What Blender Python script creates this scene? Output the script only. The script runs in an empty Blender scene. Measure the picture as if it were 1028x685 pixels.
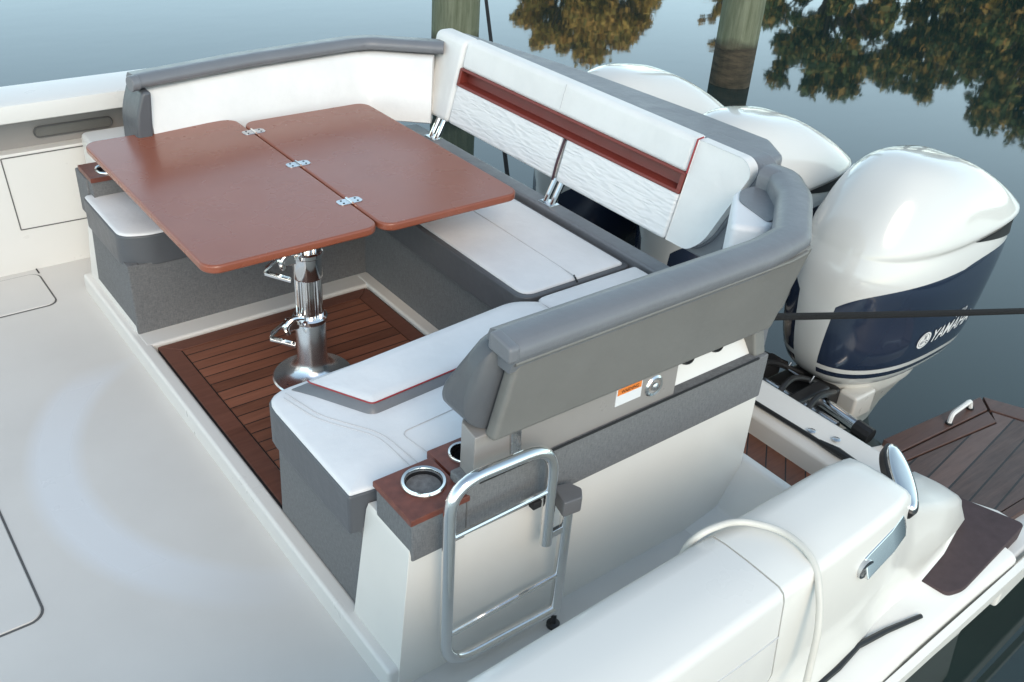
import bpy, bmesh, math, random
from mathutils import Vector, Matrix
from mathutils.bvhtree import BVHTree
random.seed(7)
S = bpy.context.scene
COL = S.collection
R = math.radians

# ------------------------------------------------------------------ materials
def nodes(name):
    m = bpy.data.materials.new(name); m.use_nodes = True
    nt = m.node_tree; b = nt.nodes['Principled BSDF']
    return m, nt, b
def N(nt, t, **k):
    n = nt.nodes.new(t)
    for a, v in k.items():
        if a in n.inputs.keys(): n.inputs[a].default_value = v
        else: setattr(n, a, v)
    return n
def math_(nt, op, a, b=None, c=None):
    n = nt.nodes.new('ShaderNodeMath'); n.operation = op
    for i, v in enumerate((a, b, c)):
        if v is None: continue
        if isinstance(v, (int, float)): n.inputs[i].default_value = v
        else: nt.links.new(v, n.inputs[i])
    return n.outputs[0]
def mixc(nt, f, a, b):
    n = nt.nodes.new('ShaderNodeMix'); n.data_type = 'RGBA'
    def s(i, v):
        if isinstance(v, (tuple, list)): n.inputs[i].default_value = (*v[:3], 1)
        elif isinstance(v, (int, float)): n.inputs[i].default_value = v
        else: nt.links.new(v, n.inputs[i])
    s(0, f); s(6, a); s(7, b)
    return n.outputs[2]
def coord(nt, scale=(1, 1, 1), rot=(0, 0, 0)):
    tc = nt.nodes.new('ShaderNodeTexCoord'); mp = nt.nodes.new('ShaderNodeMapping')
    mp.inputs['Scale'].default_value = scale; mp.inputs['Rotation'].default_value = rot
    nt.links.new(tc.outputs['Object'], mp.inputs[0])
    return mp.outputs[0]
def noise(nt, vec, scale, detail=4, rough=.55):
    n = nt.nodes.new('ShaderNodeTexNoise'); n.inputs['Scale'].default_value = scale
    n.inputs['Detail'].default_value = detail; n.inputs['Roughness'].default_value = rough
    nt.links.new(vec, n.inputs['Vector'])
    return n.outputs['Fac']
def ramp(nt, f, a, b):
    n = nt.nodes.new('ShaderNodeMapRange'); n.inputs[1].default_value = a; n.inputs[2].default_value = b
    nt.links.new(f, n.inputs[0]); return n.outputs[0]
def bump(nt, b, h, strength, dist):
    n = nt.nodes.new('ShaderNodeBump'); n.inputs['Strength'].default_value = strength
    n.inputs['Distance'].default_value = dist
    nt.links.new(h, n.inputs['Height']); nt.links.new(n.outputs[0], b.inputs['Normal'])
def simple(name, col, rough, var=.06, nscale=6, bs=0, bd=.001, bscale=300, metal=0, coat=0, rvar=.08):
    m, nt, b = nodes(name)
    v = coord(nt); f = noise(nt, v, nscale, 5)
    lo = tuple(c*(1-var) for c in col); hi = tuple(min(1, c*(1+var)) for c in col)
    nt.links.new(mixc(nt, ramp(nt, f, .3, .7), lo, hi), b.inputs['Base Color'])
    r = math_(nt, 'MULTIPLY_ADD', noise(nt, v, nscale*2.3, 4), rvar*2, rough-rvar)
    nt.links.new(r, b.inputs['Roughness'])
    b.inputs['Metallic'].default_value = metal
    b.inputs['Coat Weight'].default_value = coat; b.inputs['Coat Roughness'].default_value = .06
    if bs: bump(nt, b, noise(nt, v, bscale, 3), bs, bd)
    return m
def vinyl(name, col, rough=.45):
    m, nt, b = nodes(name); v = coord(nt)
    big = noise(nt, v, 5, 4); lo = tuple(c*.93 for c in col)
    nt.links.new(mixc(nt, ramp(nt, big, .35, .65), lo, col), b.inputs['Base Color'])
    nt.links.new(math_(nt, 'MULTIPLY_ADD', noise(nt, v, 14), .2, rough-.1), b.inputs['Roughness'])
    h = math_(nt, 'ADD', math_(nt, 'MULTIPLY', noise(nt, v, 8, 3), 13), noise(nt, v, 420, 2))
    bump(nt, b, h, .35, .0012)
    return m
def quilt(name, col):
    m, nt, b = nodes(name); v = coord(nt, (1, .75, 3.6))
    d = nt.nodes.new('ShaderNodeTexVoronoi'); d.feature = 'SMOOTH_F1'; d.inputs['Scale'].default_value = 17
    d.inputs['Smoothness'].default_value = .35
    w = nt.nodes.new('ShaderNodeVectorMath'); w.operation = 'ADD'
    nz = nt.nodes.new('ShaderNodeTexNoise'); nz.inputs['Scale'].default_value = 7
    nt.links.new(v, nz.inputs['Vector'])
    sc = nt.nodes.new('ShaderNodeVectorMath'); sc.operation = 'SCALE'; sc.inputs['Scale'].default_value = .16
    nt.links.new(nz.outputs['Color'], sc.inputs[0])
    nt.links.new(v, w.inputs[0]); nt.links.new(sc.outputs[0], w.inputs[1]); nt.links.new(w.outputs[0], d.inputs['Vector'])
    b.inputs['Base Color'].default_value = (*col, 1); b.inputs['Roughness'].default_value = .5
    bump(nt, b, d.outputs['Distance'], .6, .008)
    return m
def woven(name, col):
    m, nt, b = nodes(name)
    v1 = coord(nt, (70, 70, 700)); v2 = coord(nt, (700, 700, 50))
    f = math_(nt, 'ADD', noise(nt, v1, 1, 2), noise(nt, v2, 1, 2))
    lo = tuple(c*.72 for c in col); hi = tuple(c*1.3 for c in col)
    nt.links.new(mixc(nt, ramp(nt, f, .75, 1.25), lo, hi), b.inputs['Base Color'])
    b.inputs['Roughness'].default_value = .75
    bump(nt, b, f, .4, .001)
    return m
def teak(name, axis, w, col, seam=.06, rough=.35, ang=0, off=0, seamcol=(.012, .01, .01), var=.45):
    m, nt, b = nodes(name)
    v = coord(nt, rot=(0, 0, ang)); sp = nt.nodes.new('ShaderNodeSeparateXYZ'); nt.links.new(v, sp.inputs[0])
    c = sp.outputs[1 if axis == 'x' else 0]
    q = math_(nt, 'ADD', math_(nt, 'DIVIDE', c, w), off)
    idn = math_(nt, 'FLOOR', q); fr = math_(nt, 'FRACT', q)
    wn = nt.nodes.new('ShaderNodeTexWhiteNoise'); wn.noise_dimensions = '1D'; nt.links.new(idn, wn.inputs['W'])
    sv = (2.2, 26, 26) if axis == 'x' else (26, 2.2, 26)
    g = noise(nt, coord(nt, sv, (0, 0, ang)), 2.5, 6, .7)
    lo = tuple(k*(1-var) for k in col); hi = tuple(k*(1+var) for k in col)
    t = math_(nt, 'ADD', math_(nt, 'MULTIPLY', wn.outputs[0], .6), math_(nt, 'MULTIPLY', ramp(nt, g, .3, .7), .4))
    base = mixc(nt, t, lo, hi)
    isseam = math_(nt, 'LESS_THAN', fr, seam)
    nt.links.new(mixc(nt, isseam, base, seamcol), b.inputs['Base Color'])
    nt.links.new(math_(nt, 'MULTIPLY_ADD', noise(nt, coord(nt), 9, 5), .3, rough-.15), b.inputs['Roughness'])
    bump(nt, b, math_(nt, 'SUBTRACT', math_(nt, 'MULTIPLY', g, .25), isseam), .5, .0015)
    return m
def chrome(name, col=(.78, .79, .8), rough=.09):
    m, nt, b = nodes(name); b.inputs['Metallic'].default_value = 1
    v = coord(nt); b.inputs['Base Color'].default_value = (*col, 1)
    nt.links.new(math_(nt, 'MULTIPLY_ADD', noise(nt, v, 25, 5), .14, rough-.05), b.inputs['Roughness'])
    bump(nt, b, noise(nt, v, 60, 3), .10, .0006)
    return m

M = {}
M['gel'] = simple('gelcoat', (.70, .69, .665), .28, .015, 2, coat=.2, rvar=.02)
M['gelwarm'] = simple('gelcoat_warm', (.745, .73, .69), .33, .03, 3, coat=.2, rvar=.03)
M['white'] = vinyl('white_vinyl', (.74, .745, .76), .42)
M['whitew'] = vinyl('white_vinyl_back', (.76, .75, .73), .42)
M['quilt'] = quilt('quilted_vinyl', (.76, .755, .75))
M['grey'] = vinyl('grey_vinyl', (.09, .096, .107), .4)
M['greyl'] = vinyl('light_grey_vinyl', (.165, .172, .188), .38)
M['shell'] = vinyl('taupe_vinyl', (.16, .157, .148), .36)
M['woven'] = woven('woven_grey', (.142, .145, .150))
M['panel'] = simple('taupe_gelcoat', (.27, .255, .245), .3, .05, 4)
M['burg'] = vinyl('burgundy_vinyl', (.20, .035, .025), .4)
M['red'] = simple('red_piping', (.30, .025, .03), .4)
M['seam'] = simple('grey_stitching', (.50, .50, .51), .7)
M['black'] = simple('black_rubber', (.015, .015, .016), .4)
M['gap'] = simple('grey_gasket', (.10, .10, .10), .6)  # plain grey for hatch gaskets, slot rim and door seam
M['rope'] = simple('black_rope', (.005, .005, .006), .95, .3, 60, .8, .004, 300)
M['dark'] = simple('dark_recess', (.01, .01, .011), .6)
M['chrome'] = chrome('polished_steel', (.80, .80, .79), .08)
M['brushed'] = chrome('satin_steel', (.62, .63, .65), .24)
M['navy'] = simple('navy_paint', (.012, .02, .055), .15, coat=.5)
M['holder'] = simple('red_brown_composite', (.14, .042, .028), .38, .25, 30, .3, .001, 200)
M['teakfloor'] = teak('teak_floor', 'x', .0625, (.20, .078, .047), .085, .38)
M['teakframe'] = teak('teak_frame', 'x', 5, (.14, .056, .038), .0, .4)
M['teakland'] = teak('teak_landing', 'x', .075, (.20, .075, .042), .07, .45, ang=R(-38))
M['teakswim'] = teak('teak_swim', 'x', .088, (.115, .072, .060), .09, .42, ang=R(-8), off=.3, var=.6)
M['teakedge'] = teak('teak_swim_edge', 'x', 5, (.11, .058, .045), .0, .42)
M['pad'] = simple('brown_foam_pad', (.055, .035, .038), .75, .15, 20, .4, .001, 260)
M['wood'] = simple('x', (.2, .2, .2), .5)

def deckmat():
    m, nt, b = nodes('nonskid_deck'); v = coord(nt)
    sp = nt.nodes.new('ShaderNodeSeparateXYZ'); nt.links.new(v, sp.inputs[0])
    x, y = sp.outputs[0], sp.outputs[1]
    # smooth gelcoat margin curving between non-skid fields; reflected sky painted in as bluer colour
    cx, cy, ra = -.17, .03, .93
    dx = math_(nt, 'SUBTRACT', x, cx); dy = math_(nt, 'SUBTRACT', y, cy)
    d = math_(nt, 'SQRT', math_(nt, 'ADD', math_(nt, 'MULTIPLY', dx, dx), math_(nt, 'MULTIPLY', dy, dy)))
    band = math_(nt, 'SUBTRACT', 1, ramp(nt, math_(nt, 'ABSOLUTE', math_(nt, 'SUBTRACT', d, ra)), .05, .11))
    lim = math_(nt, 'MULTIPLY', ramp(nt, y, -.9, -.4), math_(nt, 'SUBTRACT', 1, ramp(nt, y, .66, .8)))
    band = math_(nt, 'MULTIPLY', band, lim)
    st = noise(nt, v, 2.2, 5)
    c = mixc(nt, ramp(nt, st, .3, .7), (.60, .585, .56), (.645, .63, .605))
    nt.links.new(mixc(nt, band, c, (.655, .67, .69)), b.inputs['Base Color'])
    r = math_(nt, 'MULTIPLY_ADD', st, .12, .40)
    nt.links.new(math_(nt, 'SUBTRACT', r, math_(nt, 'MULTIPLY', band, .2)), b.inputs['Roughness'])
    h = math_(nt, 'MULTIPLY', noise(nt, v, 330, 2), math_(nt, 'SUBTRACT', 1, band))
    bump(nt, b, h, .35, .001)
    return m
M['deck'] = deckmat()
def tablemat():
    m, nt, b = nodes('varnished_tabletop'); v = coord(nt)
    st = noise(nt, v, 3.2, 6, .6); fine = noise(nt, coord(nt, (1, 1, 1)), 70, 3)
    t = math_(nt, 'ADD', math_(nt, 'MULTIPLY', ramp(nt, st, .3, .75), .92), math_(nt, 'MULTIPLY', fine, .08))
    nt.links.new(mixc(nt, t, (.245, .072, .040), (.28, .086, .048)), b.inputs['Base Color'])
    sm = noise(nt, v, 4.5, 3, .6)
    nt.links.new(math_(nt, 'MULTIPLY_ADD', sm, .16, .19), b.inputs['Roughness'])
    b.inputs['Coat Weight'].default_value = .1; b.inputs['Coat Roughness'].default_value = .15
    pass
    return m
M['table'] = tablemat()
def pilemat():
    m, nt, b = nodes('weathered_piling'); v = coord(nt)
    sp = nt.nodes.new('ShaderNodeSeparateXYZ'); nt.links.new(v, sp.inputs[0])
    g = noise(nt, coord(nt, (14, 14, 1.2)), 1.6, 7, .7)
    c = mixc(nt, ramp(nt, g, .3, .72), (.075, .09, .05), (.21, .23, .16))
    edge = math_(nt, 'MULTIPLY_ADD', noise(nt, v, 6, 4), .16, .34)
    wet = ramp(nt, math_(nt, 'SUBTRACT', sp.outputs[2], edge), .06, -.04)
    n2 = noise(nt, coord(nt, (3, 3, 14)), 1.4, 5, .7)
    c2 = mixc(nt, ramp(nt, n2, .35, .65), (.012, .013, .008), (.07, .055, .035))
    nt.links.new(mixc(nt, wet, c, c2), b.inputs['Base Color'])
    b.inputs['Roughness'].default_value = .8
    bump(nt, b, g, .8, .02)
    return m
M['pile'] = pilemat()
def leafmat(name, a, c2, c3):
    m, nt, b = nodes(name)
    oi = nt.nodes.new('ShaderNodeNewGeometry')
    cr = nt.nodes.new('ShaderNodeValToRGB'); e = cr.color_ramp.elements
    e[0].color = (*a, 1); e[1].color = (*c3, 1); k = cr.color_ramp.elements.new(.55); k.color = (*c2, 1)
    nt.links.new(oi.outputs['Random Per Island'], cr.inputs[0])
    nt.links.new(cr.outputs[0], b.inputs['Base Color']); b.inputs['Roughness'].default_value = .6
    return m
M['leafsunlit'] = leafmat('sun_tinted_leaves', (.20, .18, .03), (.62, .42, .09), (.72, .42, .11))  # strong sunlight on the crowns is put into this lightened gold colour
M['leafgreen'] = leafmat('green_leaves', (.04, .065, .02), (.13, .17, .045), (.65, .38, .10))
M['bark'] = simple('bark', (.09, .065, .045), .9, .4, 9, .8, .02, 14)
M['bank'] = simple('bank_soil', (.06, .065, .03), .9, .4, .6, .6, .05, 3)

def cowlmat():
    m, nt, b = nodes('cowling_paint'); v = coord(nt)
    sp = nt.nodes.new('ShaderNodeSeparateXYZ'); nt.links.new(v, sp.inputs[0])
    x, y, z = sp.outputs
    ay = math_(nt, 'ABSOLUTE', y)
    def lt(a, bb): return math_(nt, 'LESS_THAN', a, bb)
    def gt(a, bb): return math_(nt, 'GREATER_THAN', a, bb)
    def AND(*l):
        r = l[0]
        for k in l[1:]: r = math_(nt, 'MULTIPLY', r, k)
        return r
    zt = math_(nt, 'MULTIPLY_ADD', x, COWL['tilt'], z)      # height above the tilted waistline
    left = math_(nt, 'MAXIMUM', math_(nt, 'SUBTRACT', ay, math_(nt, 'MULTIPLY_ADD', z, COWL['ls'], COWL['l0'])), math_(nt, 'SUBTRACT', x, .3))
    # rounded upper fore corner of the panel
    top = math_(nt, 'SUBTRACT', COWL['t0'], math_(nt, 'MULTIPLY', math_(nt, 'POWER', 2.718, math_(nt, 'MULTIPLY', left, -9)), .13))
    top = math_(nt, 'ADD', top, math_(nt, 'MULTIPLY', x, COWL['ts']))
    pan = AND(lt(zt, top), gt(zt, COWL['b0']), gt(left, 0))
    st = AND(lt(zt, COWL['s1']), gt(zt, COWL['s0']), gt(left, 0))
    mask = math_(nt, 'MAXIMUM', pan, st)
    nz = noise(nt, v, 3, 4)
    wc = mixc(nt, nz, (.60, .60, .58), (.64, .64, .62))
    nt.links.new(mixc(nt, mask, wc, (.017, .027, .052)), b.inputs['Base Color'])
    b.inputs['Roughness'].default_value = .2; b.inputs['Coat Weight'].default_value = .6; b.inputs['Coat Roughness'].default_value = .05
    bump(nt, b, noise(nt, v, 5, 3), .06, .004)
    return m
COWL = dict(tilt=0.0, ls=.10, l0=.06, t0=.475, ts=.05, b0=.035, s1=.01, s0=-.022)

# ------------------------------------------------------------------ mesh builder
class MB:
    def __init__(s): s.v = []; s.f = []; s.m = []; s.cur = 0
    def add(s, vs, fs):
        o = len(s.v); s.v += [tuple(p) for p in vs]
        for f in fs: s.f.append([i+o for i in f]); s.m.append(s.cur)
        return s
    def prism(s, poly, axis, a, b, shift=(0, 0)):
        """poly: 2D points in the two other axes (x,y | x,z | y,z)."""
        n = len(poly)
        def P(p, t, k):
            p = (p[0]+shift[0]*k, p[1]+shift[1]*k)
            return {'z': (p[0], p[1], t), 'y': (p[0], t, p[1]), 'x': (t, p[0], p[1])}[axis]
        vs = [P(p, a, 0) for p in poly]+[P(p, b, 1) for p in poly]
        fs = [list(range(n))[::-1], list(range(n, 2*n))]+[[i, (i+1) % n, n+(i+1) % n, n+i] for i in range(n)]
        return s.add(vs, fs)
    def box(s, x0, x1, y0, y1, z0, z1):
        return s.prism([(x0, y0), (x1, y0), (x1, y1), (x0, y1)], 'z', z0, z1)
    def loft(s, rings, cap=True, closed=True):
        n = len(rings[0]); vs = [p for r in rings for p in r]; fs = []
        for k in range(len(rings)-1):
            for i in range(n if closed else n-1):
                j = (i+1) % n
                fs.append([k*n+i, k*n+j, (k+1)*n+j, (k+1)*n+i])
        if cap: fs += [list(range(n))[::-1], list(range((len(rings)-1)*n, len(rings)*n))]
        return s.add(vs, fs)
    def tube(s, pts, r, n=12, closed=False, cap=True):
        pts = [Vector(p) for p in pts]; L = len(pts); rings = []; up = None
        for i, p in enumerate(pts):
            if closed: t = pts[(i+1) % L]-pts[i-1]
            else: t = pts[min(i+1, L-1)]-pts[max(i-1, 0)]
            t.normalize()
            if up is None:
                up = Vector((0, 0, 1)) if abs(t.z) < .9 else Vector((1, 0, 0))
            a = (up-t*up.dot(t)).normalized(); up = a; b = t.cross(a)
            rr = r[i] if isinstance(r, (list, tuple)) else r
            rings.append([p+(a*math.cos(q)+b*math.sin(q))*rr for q in [2*math.pi*k/n for k in range(n)]])
        if closed: rings.append(rings[0]); cap = False
        return s.loft(rings, cap)
    def lathe(s, prof, c, n=32, axis='z'):
        rings = []
        for r, z in prof:
            ring = []
            for k in range(n):
                q = 2*math.pi*k/n; a, b = r*math.cos(q), r*math.sin(q)
                ring.append({'z': (c[0]+a, c[1]+b, c[2]+z), 'y': (c[0]+a, c[1]+z, c[2]-b), 'x': (c[0]+z, c[1]+a, c[2]+b)}[axis])
            rings.append(ring)
        return s.loft(rings)
    def sweep(s, path, prof, cap=True):
        """path: plan points (x,y[,dz]); prof: (offset to the left of travel, z)."""
        rings = []; L = len(path)
        for i, p in enumerate(path):
            d0 = Vector(path[i][:2])-Vector(path[max(i-1, 0)][:2]); d1 = Vector(path[min(i+1, L-1)][:2])-Vector(path[i][:2])
            if d0.length < 1e-9: d0 = d1
            if d1.length < 1e-9: d1 = d0
            d0.normalize(); d1.normalize()
            n0 = Vector((-d0.y, d0.x)); n1 = Vector((-d1.y, d1.x)); n = (n0+n1).normalized()
            k = 1/max(.5, n.dot(n0)); dz = p[2] if len(p) > 2 else 0
            rings.append([(p[0]+n.x*o*k, p[1]+n.y*o*k, z+dz) for o, z in prof])
        return s.loft(rings, cap)
    def build(s, name, mat, parent=None, bevel=0, seg=3, sub=0, label=None, sharp=35, kind=None):
        o3 = Vector((0, 0, 0))
        root = parent
        while root is not None and root.parent: root = root.parent
        if root is not None: o3 = Vector(root['_o'])
        me = bpy.data.meshes.new(name)
        me.from_pydata([Vector(p)-o3 for p in s.v], [], s.f); me.update()
        mats = mat if isinstance(mat, (list, tuple)) else [mat]
        for q in mats: me.materials.append(q)
        for p, k in zip(me.polygons, s.m): p.material_index = k
        bm = bmesh.new(); bm.from_mesh(me)
        bmesh.ops.remove_doubles(bm, verts=bm.verts, dist=1e-5)
        bmesh.ops.recalc_face_normals(bm, faces=bm.faces)
        bm.to_mesh(me); bm.free()
        for p in me.polygons: p.use_smooth = True
        me.set_sharp_from_angle(angle=R(sharp))
        o = bpy.data.objects.new(name, me); COL.objects.link(o)
        if parent is not None: o.parent = parent
        if bevel:
            mod = o.modifiers.new('b', 'BEVEL'); mod.width = bevel; mod.segments = seg; mod.limit_method = 'ANGLE'
            mod.angle_limit = R(28); mod.harden_normals = False
            w = o.modifiers.new('w', 'WEIGHTED_NORMAL'); w.keep_sharp = False; w.weight = 60
            for e in me.edges: e.use_edge_sharp = False
        if sub:
            mod = o.modifiers.new('s', 'SUBSURF'); mod.levels = sub; mod.render_levels = sub
        if label: o['label'] = label
        if kind: o['kind'] = kind
        return o
def thing(name, label, cat, loc, group=None):
    o = bpy.data.objects.new(name, None); COL.objects.link(o); o.location = loc; o['_o'] = tuple(loc)
    o.empty_display_size = .1
    o['label'] = label; o['category'] = cat
    if group: o['group'] = group
    return o
def rrect(x0, x1, y0, y1, r, n=6, corners=(1, 1, 1, 1)):
    pts = []
    for k, (cx, cy, a) in enumerate(((x1-r, y0+r, -90), (x1-r, y1-r, 0), (x0+r, y1-r, 90), (x0+r, y0+r, 180))):
        if corners[k]:
            for i in range(n+1):
                t = R(a+90*i/n); pts.append((cx+r*math.cos(t), cy+r*math.sin(t)))
        else:
            pts.append(((x1, y0), (x1, y1), (x0, y1), (x0, y0))[k])
    return pts
def rpoly(pts, r, n=5):
    """round the corners of a polygon; r is one radius or one per corner"""
    out = []; L = len(pts)
    for i, p in enumerate(pts):
        p = Vector(p); a = Vector(pts[i-1])-p; b = Vector(pts[(i+1) % L])-p
        rr = r[i] if isinstance(r, (list, tuple)) else r
        if rr <= 0: out.append(tuple(p)); continue
        k = min(rr, a.length*.48, b.length*.48)
        A = p+a.normalized()*k; B = p+b.normalized()*k
        for j in range(n+1):
            t = j/n; out.append(tuple(A*(1-t)**2+p*2*t*(1-t)+B*t*t))
    return out
def inset(poly, d):
    """shrink a counter-clockwise or clockwise polygon by d"""
    L = len(poly); area = sum(poly[i][0]*poly[(i+1) % L][1]-poly[(i+1) % L][0]*poly[i][1] for i in range(L))
    s = 1 if area > 0 else -1; out = []
    for i in range(L):
        p = Vector(poly[i]); a = (p-Vector(poly[i-1])).normalized(); b = (Vector(poly[(i+1) % L])-p).normalized()
        n = (Vector((-a.y, a.x))+Vector((-b.y, b.x)))
        if n.length < 1e-6: n = Vector((-a.y, a.x))
        n.normalize(); k = 1/max(.5, n.dot(Vector((-a.y, a.x))))
        out.append(tuple(p+n*d*s*k))
    return out
def smoothpath(pts, r, n=6):
    out = [tuple(pts[0])]
    for i in range(1, len(pts)-1):
        p = Vector(pts[i]); a = Vector(pts[i-1])-p; b = Vector(pts[i+1])-p
        k = min(r, a.length*.49, b.length*.49); A = p+a.normalized()*k; B = p+b.normalized()*k
        for j in range(n+1):
            t = j/n; out.append(tuple(A*(1-t)**2+p*2*t*(1-t)+B*t*t))
    out.append(tuple(pts[-1])); return out
def rin(pts, r, d, n=5):
    """inset the sharp polygon, then round it: same point count for every d"""
    rs = r if isinstance(r, (list, tuple)) else [r]*len(pts)
    return rpoly(inset(pts, d), [max(.004, q-d*.6) if q > 0 else 0 for q in rs], n)
def cushion(name, base, z0, z1, parent, body, top, r=0, ins=.006, label=None, crown=.006):
    """upholstered pad: coloured box sides with a softly crowned top panel"""
    c = MB().prism(rpoly(base, r), 'z', z0, z1-.008).build(name, body, parent, bevel=.008, label=label)
    rings = []
    for d, z in ((ins+.001, z1-.016), (ins, z1-.004), (ins+.005, z1+.001), (ins+.014, z1+.003), (ins+.05, z1+.003+crown*.6), (ins+.10, z1+.003+crown)):
        rings.append([(x, y, z) for x, y in rin(base, r, d)])
    MB().loft(rings).build('top_panel', top, c, sharp=80)
    return c
def text_mesh(body, size, mapf, name, mat, parent, shear=0.0, bold=0.0, width=1.0):
    cu = bpy.data.curves.new(name, 'FONT'); cu.body = body; cu.size = size; cu.shear = shear; cu.offset = bold
    to = bpy.data.objects.new(name, cu); COL.objects.link(to)
    dg = bpy.context.evaluated_depsgraph_get(); me = bpy.data.meshes.new_from_object(to.evaluated_get(dg))
    bpy.data.objects.remove(to); bpy.data.curves.remove(cu)
    root = parent
    while root.parent: root = root.parent
    o3 = Vector(root['_o'])
    for v in me.vertices: v.co = Vector(mapf(v.co.x*width, v.co.y))-o3
    me.materials.clear(); me.materials.append(mat); me.name = name
    o = bpy.data.objects.new(name, me); COL.objects.link(o); o.parent = parent
    return o

# ------------------------------------------------------------------ camera, light, sky
cam = bpy.data.cameras.new('camera'); co = bpy.data.objects.new('camera', cam); COL.objects.link(co); S.camera = co
mr = [[0.7931014796, -0.6059097688, 0.0621562155], [-0.2808795085, -0.4543760774, -0.8453691986], [0.5404597531, 0.6530051549, -0.5305539774]]
mw = Matrix(((mr[0][0], -mr[1][0], -mr[2][0]), (mr[0][1], -mr[1][1], -mr[2][1]), (mr[0][2], -mr[1][2], -mr[2][2]))).to_4x4()
mw.translation = (0, 0, 2.3); co.matrix_world = mw
cam.sensor_width = 36; cam.lens = 957.98/1028*36; cam.clip_end = 3000; cam.clip_start = .05

SUN_EL, SUN_AZ = R(34), math.atan2(-1.0, -.42)      # direction towards the sun, measured from +X
w = bpy.data.worlds.new('World'); S.world = w; w.use_nodes = True
nt = w.node_tree; bg = nt.nodes['Background']; sky = nt.nodes.new('ShaderNodeTexSky'); sky.sky_type = 'NISHITA'
sky.sun_disc = False; sky.sun_elevation = SUN_EL; sky.sun_rotation = math.pi/2-SUN_AZ
sky.air_density = 1.0; sky.dust_density = .6; sky.ozone_density = 1.0
tcw = nt.nodes.new('ShaderNodeTexCoord'); spw = nt.nodes.new('ShaderNodeSeparateXYZ'); nt.links.new(tcw.outputs['Generated'], spw.inputs[0])
zz_ = math_(nt, 'MAXIMUM', spw.outputs[2], 0.0)
hz = math_(nt, 'POWER', 2.718, math_(nt, 'MULTIPLY', zz_, -2.3))
hc = nt.nodes.new('ShaderNodeVectorMath'); hc.operation = 'SCALE'; hc.inputs[0].default_value = (8.5, 10.9, 10.5); nt.links.new(hz, hc.inputs['Scale'])
ad = nt.nodes.new('ShaderNodeVectorMath'); ad.operation = 'ADD'
nt.links.new(sky.outputs[0], ad.inputs[0]); nt.links.new(hc.outputs[0], ad.inputs[1]); nt.links.new(ad.outputs[0], bg.inputs[0]); bg.inputs[1].default_value = .10
sl = bpy.data.lights.new('sun', 'SUN'); so = bpy.data.objects.new('sun', sl); COL.objects.link(so)
sl.energy = 1.0; sl.angle = R(30); sl.color = (1, .82, .62)
sd = Vector((math.cos(SUN_AZ)*math.cos(SUN_EL), math.sin(SUN_AZ)*math.cos(SUN_EL), math.sin(SUN_EL)))
so.rotation_euler = sd.to_track_quat('Z', 'Y').to_euler(); so.location = (0, -5, 6)
S.view_settings.view_transform = 'Standard'; S.view_settings.look = 'None'; S.view_settings.exposure = .76
S.cycles.max_bounces = 6

# ------------------------------------------------------------------ water, bank, trees
def water():
    m, nt, b = nodes('water')
    b.inputs['Base Color'].default_value = (.012, .024, .024, 1); b.inputs['Roughness'].default_value = .03
    b.inputs['IOR'].default_value = 1.58
    h = math_(nt, 'ADD', noise(nt, coord(nt, (1, 1.6, 1)), 1.1, 2), math_(nt, 'MULTIPLY', noise(nt, coord(nt, (1, 1.3, 1)), 5, 2), .12))
    bump(nt, b, h, .045, .02)
    me = MB(); me.add([(-400, -400, -.45), (600, -400, -.45), (600, 600, -.45), (-400, 600, -.45)], [[0, 1, 2, 3]])
    o = me.build('water', m); o['kind'] = 'structure'
water()
def tree(name, cx, cy, h, rw, mat, label, cat, blobs, leaves, seed, leaf=.16, zc=.5):
    rnd = random.Random(seed)
    t = thing(name, label, cat, (cx, cy, 0), 'trees on the far bank')
    tr = MB(); top = Vector((cx+rnd.uniform(-.4, .4), cy+rnd.uniform(-.4, .4), h*.8))
    tr.tube([(cx, cy, -.3), (cx+.05, cy, h*.25), (cx+(top.x-cx)*.5, cy+(top.y-cy)*.5, h*.5), top], [.28, .2, .13, .04], 9)
    cs = []
    for k in range(blobs):
        a = rnd.uniform(0, 2*math.pi); u = rnd.random()
        zz = h*(zc+(1-zc)*(u)*.93)
        rr = rw*math.sqrt(max(0.05, 1-((zz/h-zc)/(1.02-zc))**2.2))*rnd.uniform(.25, 1)
        c = Vector((cx+rr*math.cos(a), cy+rr*math.sin(a), zz)); cs.append((c, rnd.uniform(.3, .8)*rw*.24))
        base = Vector((cx+(top.x-cx)*.6, cy+(top.y-cy)*.6, max(h*.25, zz-rr*.7-.6)))
        mid = (base+c)/2+Vector((0, 0, .15))
        tr.tube([base, mid, c], [.07, .04, .012], 5)
    tr.build('trunk', M['bark'], t)
    lf = MB()
    for k in range(leaves):
        c, r = cs[rnd.randrange(len(cs))]
        d = Vector((rnd.gauss(0, 1), rnd.gauss(0, 1), rnd.gauss(0, .75)))
        d = d/max(.001, d.length)*r*(rnd.random()**.45)*rnd.uniform(.8, 1.25)
        p = c+d; s = leaf*rnd.uniform(.35, 1.15)
        n = Vector((rnd.gauss(0, 1), rnd.gauss(0, 1), rnd.gauss(0, 1)+.4)).normalized()
        a = n.orthogonal().normalized(); a = Matrix.Rotation(rnd.uniform(0, 6.28), 3, n) @ a; b = n.cross(a)
        o = len(lf.v); lf.v += [tuple(p+a*s), tuple(p+b*s*.5+n*s*.12), tuple(p-a*s), tuple(p-b*s*.5+n*s*.12)]
        lf.f.append([o, o+1, o+2, o+3]); lf.m.append(0)
    me = bpy.data.meshes.new('crown'); o3 = Vector(t['_o'])
    me.from_pydata([Vector(p)-o3 for p in lf.v], [], lf.f); me.materials.append(mat)
    o = bpy.data.objects.new('crown', me); COL.objects.link(o); o.parent = t
def pol(az, d): return (d*math.cos(R(az)), d*math.sin(R(az)))
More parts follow.
